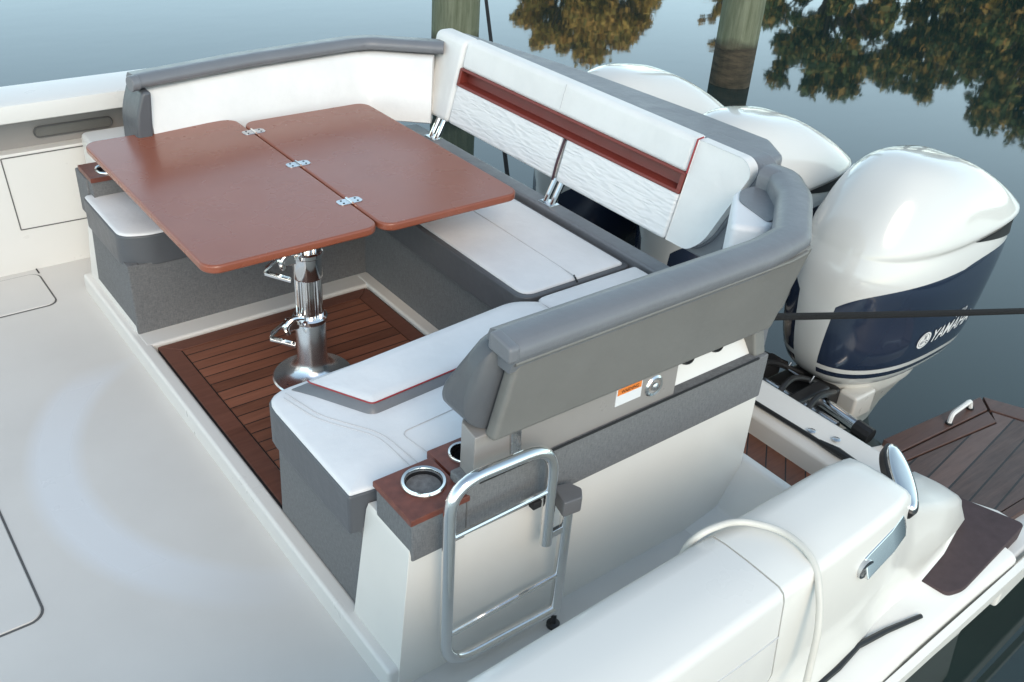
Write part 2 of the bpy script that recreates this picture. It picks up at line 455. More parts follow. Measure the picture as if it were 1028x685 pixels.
TREES = [('sun_tinted_tree', 47.9, 34, 5.85, 2.75, 'leafsunlit', 'broad sun-tinted golden tree mirrored at the top middle of the water', 70, 24000, 3, .14, .62),
         ('sun_tinted_tree', 39.5, 38, 6.6, 1.1, 'leafsunlit', 'narrow sun-tinted golden tree mirrored just right of the near piling', 26, 4500, 4, .15, .6),
         ('leafy_tree', 34.0, 30, 5.1, 2.4, 'leafgreen', 'dark green tree with orange tips mirrored right of the near piling', 60, 12000, 5, .15, .4),
         ('leafy_tree', 29.0, 33, 5.6, 2.3, 'leafgreen', 'loose dark tree with hanging twigs mirrored in the upper right water', 46, 9500, 6, .15, .4),
         ('leafy_tree', 22.5, 30, 5.2, 2.9, 'leafgreen', 'tall dense dark tree mirrored at the right edge of the water', 75, 19000, 8, .15, .35),
         ('sun_tinted_tree', 27.0, 40, 6.2, 2.6, 'leafsunlit', 'sun-tinted golden tree standing behind the dark trees at the upper right', 50, 9000, 9, .17, .5),
         ('sun_tinted_tree', 17.0, 36, 6.6, 3.0, 'leafsunlit', 'sun-tinted golden tree mirrored beyond the right edge of the boat', 50, 9000, 10, .17, .4)]
for nm, az, d, h, rw, mt, lb, bl, lv, sd_, lf_, zc in TREES:
    x, y = pol(az, d); tree(nm, x, y, h, rw, M[mt], lb, 'tree', bl, lv, sd_, lf_, zc)
bk = MB(); pts = []
for i in range(41):
    az = -30+i*4.2
    jit = .8*math.sin(i*1.7)+.5*math.sin(i*.6)
    ring = [pol(az, 27+jit)+(-.9,), pol(az, 29+jit)+(-.25,), pol(az, 40)+(.2,), pol(az, 300)+(1.2,), pol(az, 300)+(-2,)]
    pts.append(ring)
bk.loft(pts, cap=True, closed=True).build('bank', M['bank'], kind='structure')

def piling(cx, cy, r, label, lean):
    t = thing('wooden_piling', label, 'piling', (cx, cy, -.45), 'wooden pilings behind the boat')
    rnd = random.Random(int(cx*10)); rings = []
    offs = [1+rnd.uniform(-.03, .03) for _ in range(24)]
    for k in range(26):
        z = -1.6+k*.2
        rings.append([(cx+lean[0]*(z+.45)+r*(1-.012*z)*offs[i]*math.cos(6.2832*i/24), cy+lean[1]*(z+.45)+r*offs[i]*math.sin(6.2832*i/24), z) for i in range(24)])
    MB().loft(rings).build('post', M['pile'], t)
    z = 3.4
    MB().lathe([(r+.03, 0), (r+.02, .05), (.03, .28), (.0, .29)], (cx+lean[0]*(z+.45), cy+lean[1]*(z+.45), z)).build('cap', M['black'], t)
piling(5.20, 7.45, .222, 'greenish wooden piling behind the far corner of the settee', (0, 0))
piling(7.62, 6.1, .205, 'weathered wooden piling with dark wet band between two outboard motors', (0, 0))

# ------------------------------------------------------------------ boat
boat = thing('motor_boat', 'white fibreglass motor boat with open cockpit, teak inlays and smooth coamings', 'boat', (1.5, 2.8, 0))
# cockpit deck (a thick sheet), slightly raised hatches
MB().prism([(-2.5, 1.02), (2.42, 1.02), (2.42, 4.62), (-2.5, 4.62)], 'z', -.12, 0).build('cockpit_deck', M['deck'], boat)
def hatch(x0, x1, y0, y1, lab):
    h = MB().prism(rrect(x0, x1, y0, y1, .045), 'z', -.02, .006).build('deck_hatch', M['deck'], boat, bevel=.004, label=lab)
    MB().prism(rrect(x0-.007, x1+.007, y0-.007, y1+.007, .05), 'z', -.02, .0018).build('gasket', M['gap'], h)
hatch(-.6, .76, 4.19, 4.52, 'flush deck hatch beside the far cockpit side')
hatch(-.9, .203, 2.335, 3.62, 'large flush deck hatch at the left edge')
MB().box(.765, .771, 4.52, 4.57, 0, .003).build('deck_joint', M['dark'], boat)
# base plinth under the settee with moulded lip
pl = MB().prism([(.91, 1.70), (2.1, 1.70), (2.1, 4.24), (.91, 4.24)], 'z', -.02, .05).build('floor_plinth', M['gel'], boat, bevel=.012)
MB().box(.904, .962, 1.523, 4.26, -.015, .082).build('lip', M['gel'], pl, bevel=.014)
MB().box(.93, 2.10, 3.497, 3.66, .02, .0835).build('lip', M['gel'], pl, bevel=.012)
MB().box(1.975, 2.06, 2.0, 3.60, .02, .0875).build('lip', M['gel'], pl, bevel=.012)
tf = MB().prism(rrect(.966, 1.974, 2.0, 3.494, .035), 'z', .03, .066).build('teak_floor', M['dark'], boat)
fx0, fx1, fy0, fy1, fw = .972, 1.966, 2.05, 3.487, .072
fr = MB()
o_ = rrect(fx0, fx1, fy0, fy1, .03); 
fr.prism([(fx0, fy0), (fx0+fw, fy0), (fx0+fw, fy1-fw), (fx0, fy1-.0)], 'z', .05, .072)
fr.prism([(fx0+.003, fy1), (fx0+fw+.003, fy1-fw+.002), (fx1-fw-.003, fy1-fw+.002), (fx1-.003, fy1)], 'z', .05, .072)
fr.prism([(fx1, fy0), (fx1, fy1), (fx1-fw, fy1-fw), (fx1-fw, fy0)], 'z', .05, .072)
fr.build('border', M['teakframe'], tf, bevel=.002)
MB().box(fx0+fw+.006, fx1-fw-.006, fy0, fy1-fw-.006, .05, .0715).build('planking', M['teakfloor'], tf)

# near gunwale / coaming, lofted stations along x: cross section (y,z)
def sect(x, top, yi, yo, ybase, led, zl=.0):
    """top height, inner y, outer y of the flat top, inner foot, ledge edge"""
    t = top
    return [(x, ybase, -.10), (x, ybase-.004, max(.0, t-.09)), (x, yi+.010, max(.02, t-.022)), (x, yi-.008, t-.003), (x, yi-.05, t+.003),
            (x, (yi+yo)/2, t+.005), (x, yo+.022, t+.002), (x, yo+.005, t-.008), (x, yo-.003, t-.03), (x, yo-.028, zl+(t-zl)*.55), (x, yo-.012, zl+(t-zl)*.34),
            (x, yo-.006, zl+(t-zl)*.2), (x, yo-.02, zl+.03), (x, led+.02, zl+.012), (x, led, zl-.005), (x, led-.004, zl-.05), (x, led+.03, zl-.09), (x, led+.10, -.75), (x, ybase, -.75)]
rings = []
for x, top, yi, yo, yb, led in ((-1.6, .62, 1.03, .80, 1.06, .66), (.6, .61, 1.05, .80, 1.08, .69), (1.2, .605, 1.065, .815, 1.09, .70), (1.6, .60, 1.075, .83, 1.10, .715)):
    rings.append(sect(x, top, yi, yo, yb, led))
gw = MB().loft(rings).build('gunwale', M['gel'], boat, sharp=60)
gw['label'] = 'forward length of the near white gunwale'
rings = []
for x, top, yi, yo, yb, led in ((1.606, .60, 1.075, .83, 1.10, .715), (1.7, .60, 1.078, .832, 1.10, .72), (2.0, .60, 1.083, .845, 1.11, .73), (2.12, .598, 1.083, .853, 1.12, .735), (2.20, .592, 1.078, .868, 1.13, .74), (2.235, .572, 1.07, .876, 1.135, .742),
                                (2.27, .52, 1.06, .885, 1.14, .745), (2.38, .44, 1.06, .895, 1.17, .75), (2.55, .36, 1.08, .90, 1.20, .755), (2.75, .265, 1.11, .93, 1.22, .76), (2.9, .16, 1.13, .97, 1.22, .762), (2.985, .03, 1.14, 1.0, 1.20, .763)):
    r_ = sect(x, top, yi, yo, yb, led); rings.append(r_)
qt = MB().loft(rings).build('stern_quarter', M['gelwarm'], boat, sharp=60)
qt['label'] = 'rounded stern quarter moulding sloping down to the swim platform'
MB().loft([[(x, 5.66-y, z) for x, y, z in r_] for r_ in rings[2:]]).build('stern_quarter', M['gelwarm'], boat, sharp=60, label='far stern quarter moulding')
# seam of the side door and rub rail
MB().tube([(.9, .802, .448), (1.2, .804, .456), (1.382, .808, .464), (1.461, .810, .46), (1.538, .813, .458), (1.603, .8145, .457)], .0025, 6).build('side_seam', M['seam'], gw)
rr_ = MB().tube([(1.7, .82, .02), (1.9, .822, .03), (2.025, .824, .034), (2.141, .838, .04), (2.283, .826, .028), (2.438, .80, .02)], [.010, .011, .011, .011, .010, .008], 8).build('rubber_strip', M['black'], qt)
MB().sweep([(-1.6, .655), (1.6, .712), (3.2, .762), (3.9, .80)], [(0, -.02), (-.022, -.03), (-.022, -.075), (0, -.085)]).build('rub_rail', M['gelwarm'], boat)
# chrome fairlead: oval plate on the aft end of the coaming and bent strap down its side
oc = Vector((2.302, .952, .553)); ux = Vector((.62, .78, .22)).normalized(); nz_ = Vector((-.10, -.50, .85)).normalized()
nz_ = (nz_-ux*nz_.dot(ux)).normalized(); vy = nz_.cross(ux)
def oval(a, b, h, n=36): return [oc+ux*a*math.cos(6.2832*i/n)+vy*b*math.sin(6.2832*i/n)+nz_*h for i in range(n)]
fl = MB().loft([oval(.118, .036, -.03), oval(.122, .038, .0), oval(.118, .036, .008), oval(.10, .026, .012), oval(.05, .012, .014)]).build('fairlead', M['chrome'], boat, sharp=70)
MB().loft([oval(.128, .044, -.03), oval(.13, .045, -.004), oval(.126, .042, .0)]).build('gasket', M['black'], fl)
MB().loft([[Vector(c)+Vector((0, .0, 0))+d for d in (Vector((.0, .02, .032)), Vector((0, .004, .032)), Vector((.0, -.022, -.026)), Vector((0, -.010, -.030)))] for c in
           ((1.97, .826, .475), (1.99, .828, .48), (2.10, .838, .50), (2.17, .852, .51), (2.21, .875, .51))]).build('strap', M['chrome'], fl, bevel=.003)

MB().lathe([(.03, -.006), (.03, .010), (.022, .016), (0, .017)], (1.975, .826, .473), 20, 'y').build('strap_knob', M['brushed'], fl)
# far cockpit side with pocket
fs = MB().prism([(-2.5, 4.57), (2.2, 4.57), (2.2, 4.66), (-2.5, 4.66)], 'z', -.1, .585).build('cockpit_side', M['gel'], boat, bevel=.006)
fs['label'] = 'far cockpit side with locker door and long pocket under the gunwale'
MB().box(-2.5, 2.2, 4.63, 4.80, .585, .76).build('pocket_back', M['panel'], fs)
MB().prism([(.86, .615), (1.14, .615)], 'y', 4.6, 4.61) if False else None
MB().prism(rrect(.90, 1.24, .628, .668, .019), 'y', 4.622, 4.632).build('pocket_slot', M['shell'], fs)
MB().tube([(x, 4.621, z) for x, z in rrect(.895, 1.245, .623, .673, .024)], .0035, 8, closed=True).build('pocket_slot_rim', M['gap'], fs)
MB().sweep([(-2.5, 4.47), (1.6, 4.47), (2.2, 4.46)], [(0, .76), (-.006, .80), (0, .835), (.03, .845), (.25, .845), (.30, .80), (.32, -.7), (.2, -.7), (.2, .745), (.05, .74)]).build('gunwale_cap', M['gel'], fs)
dl = MB()
for a, b in (((.725, .57), (.742, .215)), ((.742, .215), (1.5, .20)), ((.725, .57), (1.5, .57))):
    dl.tube([(a[0], 4.569, a[1]), (b[0], 4.569, b[1])], .0028, 6)
dl.build('locker_door_seam', M['gap'], fs)

# sill, landing, transom and swim platform
MB().prism([(2.1, 0.0), (2.26, .03), (2.36, .2), (2.40, .2), (2.41, -.1), (2.1, -.1)], 'y', 1.04, 1.70).build('door_sill', M['gel'], boat, bevel=.012)
ld = MB().box(2.41, 2.80, 1.15, 3.9, -.06, -.004).build('landing', M['gelwarm'], boat)
MB().box(2.41, 2.735, 1.2, 3.8, -.006, .004).build('teak_inlay', M['teakland'], ld)
tp = MB().prism([(2.74, -.05), (2.752, .072), (2.79, .095), (2.95, .105), (2.985, .08), (3.0, .0), (3.03, -.75), (2.74, -.75)], 'y', 1.17, 4.35, ).build('transom', M['gelwarm'], boat, bevel=.01)
MB().tube(smoothpath([(2.805, 1.2, .102), (2.80, 1.5, .108), (2.792, 1.85, .106), (2.79, 2.6, .106)], .1), .009, 8).build('rubber_seal', M['black'], tp)
MB().tube([(2.805, 1.3, .110), (2.803, 1.42, .112), (2.80, 1.50, .108)], [.012, .018, .01], 8).build('rubber_bumper', M['black'], tp)
for bx_, by_, bz_ in ((2.885, 1.93, .108), (2.87, 1.47, .108), (2.835, 1.56, .106), (2.885, 2.6, .108)):
    MB().lathe([(.016, 0), (.016, .004), (.010, .007), (.0, .007)], (bx_, by_, bz_-.002), 14).build('bolt', M['brushed'], tp)
sp = MB().prism(rpoly([(2.95, .75), (3.75, .80), (4.12, .84), (4.12, 1.22), (3.99, 1.455), (3.33, 1.50), (2.95, 1.62)], [0, .05, .1, .06, .05, .03, 0]), 'z', -.22, -.128).build('swim_platform', M['gelwarm'], boat, bevel=.015)
MB().prism([(2.95, .90), (3.8, .95), (3.8, 1.3), (2.95, 1.3)], 'z', -.5, -.2).build('underside', M['gelwarm'], sp)
M['swedge'] = M['teakedge']
MB().prism([(3.30, 1.405), (3.31, 1.495), (3.985, 1.435), (3.915, 1.362)], 'z', -.128, -.095).build('border_plank', M['teakedge'], sp, bevel=.004)
MB().prism([(3.26, 1.36), (3.29, 1.397), (3.905, 1.353), (3.86, 1.29)], 'z', -.128, -.096).build('border_plank', M['teakedge'], sp, bevel=.003)
MB().prism([(3.925, 1.355), (3.995, 1.428), (4.1, 1.22), (4.1, .9), (3.99, .9), (3.99, 1.2)], 'z', -.128, -.096).build('border_plank', M['teakedge'], sp, bevel=.003)
MB().prism([(2.98, 1.26), (3.25, 1.355), (3.855, 1.284), (3.92, 1.345), (3.985, 1.2), (3.985, .93), (3.31, .965), (3.1, 1.08)], 'z', -.128, -.1).build('planking', M['teakswim'], sp, bevel=.002)
MB().prism([(3.30, .962), (3.985, .925), (3.985, .885), (3.27, .925), (3.03, 1.07), (3.07, 1.10)], 'z', -.128, -.098).build('border_plank', M['teakedge'], sp, bevel=.003)
MB().prism(rpoly([(3.07, 1.06), (3.145, .825), (2.66, .782), (2.59, .80), (2.56, .90), (2.78, .99), (2.92, 1.06)], [.02, .03, .03, .02, .02, .1, .08]), 'z', -.03, .032).build('step_pad', M['pad'], boat, bevel=.004, label='dark brown foam step pad at the foot of the stern quarter')
MB().prism([(2.5, .76), (3.22, .785), (3.22, .95), (3.1, 1.2), (2.5, 1.2)], 'z', -.10, -.03).build('step_ledge', M['gelwarm'], boat, bevel=.015)
gh = MB().tube(smoothpath([(3.66, 1.40, -.096), (3.67, 1.405, -.05), (3.84, 1.415, -.05), (3.85, 1.41, -.096)], .04), .011, 8).build('grab_handle', M['gel'], boat)
MB().lathe([(.016, 0), (.016, .008), (.0, .01)], (3.66, 1.40, -.096), 12).build('foot', M['dark'], gh)
MB().lathe([(.016, 0), (.016, .008), (.0, .01)], (3.85, 1.41, -.096), 12).build('foot', M['dark'], gh)

# ------------------------------------------------------------------ settee
st = thing('corner_settee', 'U-shaped white and grey upholstered cockpit settee with raised backrests', 'settee', (1.6, 2.9, 0))
# near arm base: white body with drafted end, woven band
bs = MB()
bs.loft([[(.930, 1.52, -.02), (2.355, 1.52, -.02), (2.355, 2.28, -.02), (.975, 2.28, -.02), (.975, 1.79, -.02), (.930, 1.785, -.02)],
         [(.966, 1.52, .50), (2.345, 1.52, .50), (2.345, 2.30, .50), (.966, 2.27, .41), (.966, 1.75, .41), (.966, 1.74, .50)],
         [(.975, 1.53, .52), (2.34, 1.53, .52), (2.34, 2.28, .42), (.98, 2.26, .41), (.98, 1.75, .41), (.975, 1.74, .52)]])
nb = bs.build('seat_base', M['gelwarm'], st, bevel=.018)
nb['label'] = 'white near base with woven grey band'
MB().prism([(1.778, .06), (2.295, .06), (2.275, .43), (1.745, .43)], 'x', .957, .985).build('end_panel', M['woven'], nb, bevel=.003)
MB().box(1.1425, 2.352, 1.5145, 1.60, .485, .655).build('woven_band', M['woven'], nb, bevel=.006)
bx = MB().prism([(.972, 1.5145), (1.142, 1.5145), (1.142, 1.695), (.972, 1.695)], 'z', .48, .616).build('cup_holder_box', M['woven'], nb, bevel=.006)
# smooth upper coaming
MB().prism([(1.165, 1.525), (1.915, 1.525), (1.915, 1.72), (1.42, 1.72), (1.20, 1.625), (1.175, 1.60)], 'z', .64, .80).build('upper_coaming', M['panel'], nb, bevel=.004)
MB().prism([(1.545, .645), (1.66, .79), (1.74, .80), (1.74, .64)], 'x', 1.915, 2.30).build('recess_panel', M['gel'], nb, bevel=.003)
MB().prism([(1.527, .64), (1.53, .66), (1.58, .83), (1.74, .83), (1.74, .64)], 'x', 2.295, 2.352).build('end_cheek', M['shell'], nb, bevel=.012)
nrm = Vector((0, -.145, .115)).normalized(); tng = Vector((0, .115, .145)).normalized()
for cx in (2.03, 2.165):
    c = Vector((cx, 1.6115, .729)); 
    MB().loft([[c+Vector((1, 0, 0))*.04*math.cos(q)+tng*.045*math.sin(q)+nrm*h for q in [6.2832*k/24 for k in range(24)]] for h in (.002, .004)]).build('holder_hole', M['dark'], nb)
    MB().tube([c+Vector((1, 0, 0))*.042*math.cos(q)+tng*.047*math.sin(q)+nrm*.003 for q in [6.2832*k/24 for k in range(24)]], .004, 6, closed=True).build('holder_rim', M['black'], nb)
MB().tube([(1.18, 1.515, .655), (2.30, 1.515, .655)], .004, 6).build('band_seam', M['dark'], nb)
# warning sticker and fitting
sk = MB().box(1.66, 1.762, 1.5225, 1.528, .705, .768).build('warning_sticker', M['white'], nb)
MB().box(1.664, 1.758, 1.5215, 1.5235, .742, .764).build('orange_header', simple('orange_ink', (.75, .22, .04), .4), sk)
text_mesh('WARNING', .017, lambda x, y: (1.677+x, 1.5205, .747+y), 'sticker_text', M['dark'], sk, width=.85)
cfx, cfz = 1.815, .722
lk = MB().lathe([(.036, 0), (.036, .006), (.031, .011), (.024, .009), (.023, -.012), (.0, -.012)], (cfx, 1.5285, cfz), 28, 'y')
for i in range(len(lk.v)):
    x, y, z = lk.v[i]; lk.v[i] = (x, 2*1.5285-y, z)
lk = lk.build('round_fitting', M['chrome'], nb)
ck = MB().lathe([(.013, .02), (.013, -.012), (.006, -.016), (.0, -.016)], (cfx, 1.5285, cfz), 18, 'y').build('knob', M['brushed'], lk)
MB().lathe([(.037, -.0015), (.0425, -.0015), (.0425, -.0005), (.037, -.0005)], (cfx, 1.528, cfz), 28, 'y').build('gasket', M['dark'], lk)
# cup holders
def cup(c, r, name='cup_ring', parent=None):
    q = MB().lathe([(r*.78, -.085), (r*.80, .0), (r*.84, .006), (r*.95, .008), (r, .004), (r, 0), (r*.86, -.004), (r*.82, -.09), (0, -.09), (0, -.085)], c, 36).build(name, M['chrome'], parent, sharp=50)
    MB().lathe([(0, -.08), (r*.76, -.08), (r*.785, -.003), (r*.775, -.003), (r*.74, -.078), (0, -.078)], c, 36).build('liner', simple('smoked_liner', (.025, .025, .028), .2, metal=.5), q)
    MB().lathe([(0, -.0775), (r*.5, -.0775), (r*.5, -.075), (0, -.075)], c, 24).build('base_disc', M['brushed'], q)
    return q
def plate_with_hole(name, x0, x1, y0, y1, z0, z1, c, r, parent, n=32, poly=None):
    m = MB(); outer = []; inner = []
    for i in range(n):
        a = 6.2832*(i+.5)/n; dx, dy = math.cos(a), math.sin(a)
        tx = ((x1 if dx > 0 else x0)-c[0])/dx if abs(dx) > 1e-6 else 9; ty = ((y1 if dy > 0 else y0)-c[1])/dy if abs(dy) > 1e-6 else 9
        t = min(tx, ty); outer.append((c[0]+dx*t, c[1]+dy*t)); inner.append((c[0]+dx*r, c[1]+dy*r))
    # snap the nearest sample to each corner
    for X_ in (x0, x1):
        for Y_ in (y0, y1):
            k = min(range(n), key=lambda i: (outer[i][0]-X_)**2+(outer[i][1]-Y_)**2); outer[k] = (X_, Y_)
    m.loft([[(*p, z0) for p in inner], [(*p, z0) for p in outer], [(*p, z1-.004) for p in outer], [(*( (Vector(p)-Vector(c))*.985+Vector(c) ), z1) for p in outer], [(*p, z1) for p in inner], [(*p, z0) for p in inner]], cap=False)
    return m.build(name, M['holder'], parent, sharp=40)
cpl = plate_with_hole('cup_holder_top', .966, 1.148, 1.512, 1.700, .610, .628, (1.075, 1.622), .052, st)
cup((1.075, 1.622, .629), .062, parent=cpl)
cp2 = plate_with_hole('cup_holder_top', 1.156, 1.40, 1.60, 1.73, .60, .626, (1.235, 1.665), .038, st)
cup((1.235, 1.665, .627), .046, parent=cp2)
# metal bracket behind the pad
MB().prism([(1.285, .655), (1.315, .655), (1.31, .80), (1.275, .80)], 'y', 1.515, 1.535).build('bracket', M['brushed'], st, bevel=.003)

# near arm seat cushion
npoly = ([(.920, 1.752), (.920, 2.30), (1.92, 2.335), (2.0, 2.27), (2.0, 1.62), (1.16, 1.62), (1.152, 1.72)], [.01, .09, .12, .05, 0, 0, 0])
cn = cushion('seat_cushion', npoly[0], .415, .56, st, M['grey'], M['white'], r=npoly[1], label='near seat cushion with raised red-piped bolster')
# raised bolster with red piping
bp = ([(1.055, 2.245), (1.165, 2.045), (1.99, 2.10), (1.99, 2.262), (1.90, 2.318)], [.0, .012, 0, .02, .06])
MB().loft([[(x, y, .566) for x, y in rin(*bp, -.028)], [(x, y, .570) for x, y in rin(*bp, -.026)], [(x, y, .590) for x, y in rin(*bp, -.001)], [(x, y, .592) for x, y in rin(*bp, .004)]]).build('bolster_side', M['greyl'], cn, sharp=70)
MB().loft([[(x, y, .588) for x, y in rin(*bp, -.002)], [(x, y, .595) for x, y in rin(*bp, .006)], [(x, y, .598) for x, y in rin(*bp, .04)]]).build('bolster_top', M['white'], cn, sharp=80)
MB().tube(smoothpath([(1.06, 2.255, .590), (1.06, 2.24, .5915), (1.165, 2.043, .5915), (1.99, 2.098, .5915)], .015), .0024, 8).build('piping', M['red'], cn)
stp = lambda pts, z=.5700, r=.0014: MB().tube([(x, y, z) for x, y in pts], r, 6).build('stitching', M['seam'], cn)
stp(smoothpath([(.985, 2.26), (1.02, 2.10), (1.13, 1.93), (1.145, 1.75)], .05)); stp(smoothpath([(1.12, 1.74), (1.115, 1.92), (1.005, 2.09), (.97, 2.24)], .05), .5695)
stp(smoothpath([(1.20, 1.73), (1.175, 1.90), (1.6, 1.93)], .03))
# far arm base + cushion
fb = MB().loft([[(.93, 3.60, -.02), (2.4, 3.60, -.02), (2.4, 4.40, -.02), (.93, 4.26, -.02)], [(.965, 3.60, .42), (2.4, 3.60, .42), (2.4, 4.38, .42), (.965, 4.21, .42)],
                [(.97, 3.61, .56), (2.4, 3.61, .56), (2.4, 4.37, .56), (.99, 4.19, .56)]])
fb = MB().loft([[(.93, 3.615, -.02), (2.4, 3.615, -.02), (2.4, 4.40, -.02), (.93, 4.25, -.02)], [(.955, 3.615, .395), (2.4, 3.615, .395), (2.4, 4.38, .395), (.955, 4.20, .395)]]).build('seat_base', M['gel'], st, bevel=.012)
fb['label'] = 'far base wrapped in woven grey panels'
MB().prism([(3.606, .075), (4.13, .05), (4.07, .405), (3.606, .405)], 'x', .938, .98).build('end_panel', M['woven'], fb, bevel=.002)
MB().box(.942, 2.035, 3.604, 3.64, .078, .401).build('front_panel', M['woven'], fb, bevel=.002)
MB().box(2.032, 2.10, 2.0, 3.62, .078, .43).build('front_panel', M['woven'], fb, bevel=.002)
MB().box(.955, 1.14, 4.10, 4.25, .40, .60).build('cup_holder_box', M['woven'], fb, bevel=.006)
cp3 = plate_with_hole('cup_holder_top', .96, 1.16, 4.03, 4.21, .605, .625, (1.06, 4.10), .05, st)
cup((1.06, 4.10, .626), .06, parent=cp3)
MB().box(.965, 1.153, 4.04, 4.20, .52, .607).build('skirt', M['woven'], cp3)
MB().prism(rpoly([(1.12, 4.22), (1.3, 4.22), (1.3, 4.5), (1.06, 4.5), (1.05, 4.32)], .04), 'z', .0, .665).build('coaming_corner', M['gel'], st, bevel=.02)
fpoly = ([(.93, 4.10), (2.02, 4.10), (2.02, 3.60), (1.03, 3.60), (.93, 3.645)], [.02, 0, 0, .05, .05])
cf = cushion('seat_cushion', fpoly[0], .385, .53, st, M['grey'], M['white'], r=fpoly[1], label='far seat cushion under the table')
MB().tube([(1.28, 3.61, .54), (1.30, 3.8, .546), (1.30, 4.08, .545)], .0018, 6).build('stitching', M['seam'], cf)
# aft bench
MB().box(2.06, 2.60, 2.05, 4.1, -.1, .42).build('seat_base', M['woven'], st)
MB().box(2.548, 2.635, 1.72, 4.1, .38, .578).build('bench_rail', M['greyl'], st, bevel=.012)
b1 = rpoly([(1.985, 2.38), (1.985, 3.59), (2.26, 3.59), (2.26, 2.345), (2.03, 2.345)], [.03, 0, 0, .03, .03])
cb = cushion('seat_cushion', [(1.985, 2.35), (1.985, 3.59), (2.535, 3.59), (2.535, 2.35)], .42, .562, st, M['grey'], M['white'], r=[.07, 0, 0, .03], ins=.022, label='aft bench seat cushion')
MB().tube([(2.255, 2.37, .571), (2.262, 2.9, .572), (2.262, 3.55, .572)], .0022, 6).build('stitching', M['seam'], cb)
MB().tube([(2.252, 2.352, .556), (2.255, 2.38, .573)], .0035, 6).build('notch', M['dark'], cb)
cushion('seat_cushion', [(2.01, 2.33), (2.535, 2.33), (2.535, 1.66), (2.01, 1.66)], .42, .565, st, M['grey'], M['white'], r=[.05, .02, 0, 0], label='corner seat cushion between bench and near arm')
cushion('seat_cushion', [(2.03, 3.60), (2.535, 3.60), (2.535, 4.1), (2.03, 4.1)], .42, .56, st, M['grey'], M['white'], label='far corner seat cushion')

# aft backrest: leaning (x grows with height)
def bx_at(z): return 2.595+(z-.64)*.26
def backpiece(name, y0, y1, z0, z1, mat, parent, f=.0, th=.10, bev=.012, y0t=None, y1t=None):
    y0t = y0 if y0t is None else y0t; y1t = y1 if y1t is None else y1t
    ring0 = [(bx_at(z0)+f, y0, z0), (bx_at(z0)+f, y1, z0), (bx_at(z0)+th, y1, z0), (bx_at(z0)+th, y0, z0)]
    ring1 = [(bx_at(z1)+f, y0t, z1), (bx_at(z1)+f, y1t, z1), (bx_at(z1)+th, y1t, z1), (bx_at(z1)+th, y0t, z1)]
    return MB().loft([ring0, ring1]).build(name, mat, parent, bevel=bev, seg=4)
bk_ = thing_back = MB().prism([(bx_at(.66)+.055, .66), (bx_at(1.06)+.06, 1.06), (bx_at(1.06)+.12, 1.06), (bx_at(.66)+.10, .66)], 'y', 2.03, 3.93).build('backrest', M['greyl'], st, bevel=.01)
bk_['label'] = 'tall aft backrest with burgundy slot and quilted lower panels'
backpiece('end_pad', 3.782, 4.045, .675, 1.07, M['whitew'], bk_, bev=.03)
def prof_end():
    return None
# near end pad has a sloping near edge
MB().loft([[(bx_at(z)+f, y, z) for y, z in rpoly([(2.262, .70), (2.262, 1.08), (2.03, 1.08), (1.985, 1.04), (2.09, .745), (2.15, .69), (2.262, .69)], [.0, .0, .06, .05, .08, .03, 0])] for f in (0.006, .0, .05)]).build('end_pad', M['whitew'], bk_, bevel=.01)
MB().loft([[(bx_at(z)+f, y, z) for y, z in rpoly([(2.30, .70), (2.30, 1.075), (2.02, 1.075), (1.968, 1.035), (2.075, .745), (2.14, .68), (2.30, .685)], [.0, .0, .06, .05, .08, .03, 0])] for f in (0.045, .15)]).build('end_shell', M['greyl'], bk_, bevel=.012)
up_ = backpiece('upper_pad', 2.268, 3.777, .945, 1.08, th=.075, mat=M['whitew'], parent=bk_, bev=.024)
MB().tube([(bx_at(z)-.0005, 3.03, z) for z in (.97, 1.02, 1.075)], .0015, 6).build('stitching', M['seam'], up_)
backpiece('quilted_pad', 2.268, 2.945, .683, .872, M['quilt'], bk_, bev=.018)
backpiece('quilted_pad', 2.962, 3.777, .683, .872, M['quilt'], bk_, bev=.018)
sl_ = backpiece('slot', 2.268, 3.777, .862, .955, M['burg'], bk_, f=.05, bev=0)
for za, zb_ in ((.866, .880), (.940, .950)):
    MB().loft([[(bx_at(z)-.002, 2.27, z), (bx_at(z)-.002, 3.775, z), (bx_at(z)+.06, 3.775, z), (bx_at(z)+.06, 2.27, z)] for z in (za, zb_)]).build('slot_edge', M['burg'], sl_, bevel=.004)
MB().loft([[(bx_at(z)+.0, 2.268, z), (bx_at(z)+.0, 2.29, z), (bx_at(z)+.06, 2.29, z), (bx_at(z)+.06, 2.268, z)] for z in (.866, .948)]).build('slot_edge', M['burg'], sl_, bevel=.004)
MB().loft([[(bx_at(z)+.0, 3.76, z), (bx_at(z)+.0, 3.779, z), (bx_at(z)+.06, 3.779, z), (bx_at(z)+.06, 3.76, z)] for z in (.866, .948)]).build('slot_edge', M['burg'], sl_, bevel=.004)
MB().tube(smoothpath([(bx_at(.685)+.0, 2.954, .685), (bx_at(.76)-.004, 2.954, .76), (bx_at(.865)+.005, 2.954, .865)], .05), .0055, 8).build('centre_piping', simple('dark_plum_piping', (.05, .02, .03), .5), bk_)
MB().tube([(bx_at(z)-.001, 2.265, z) for z in (.95, .98, 1.04, 1.08)]+[(bx_at(1.08)+.03, 2.265, 1.083)], .0035, 6).build('piping', M['red'], bk_)
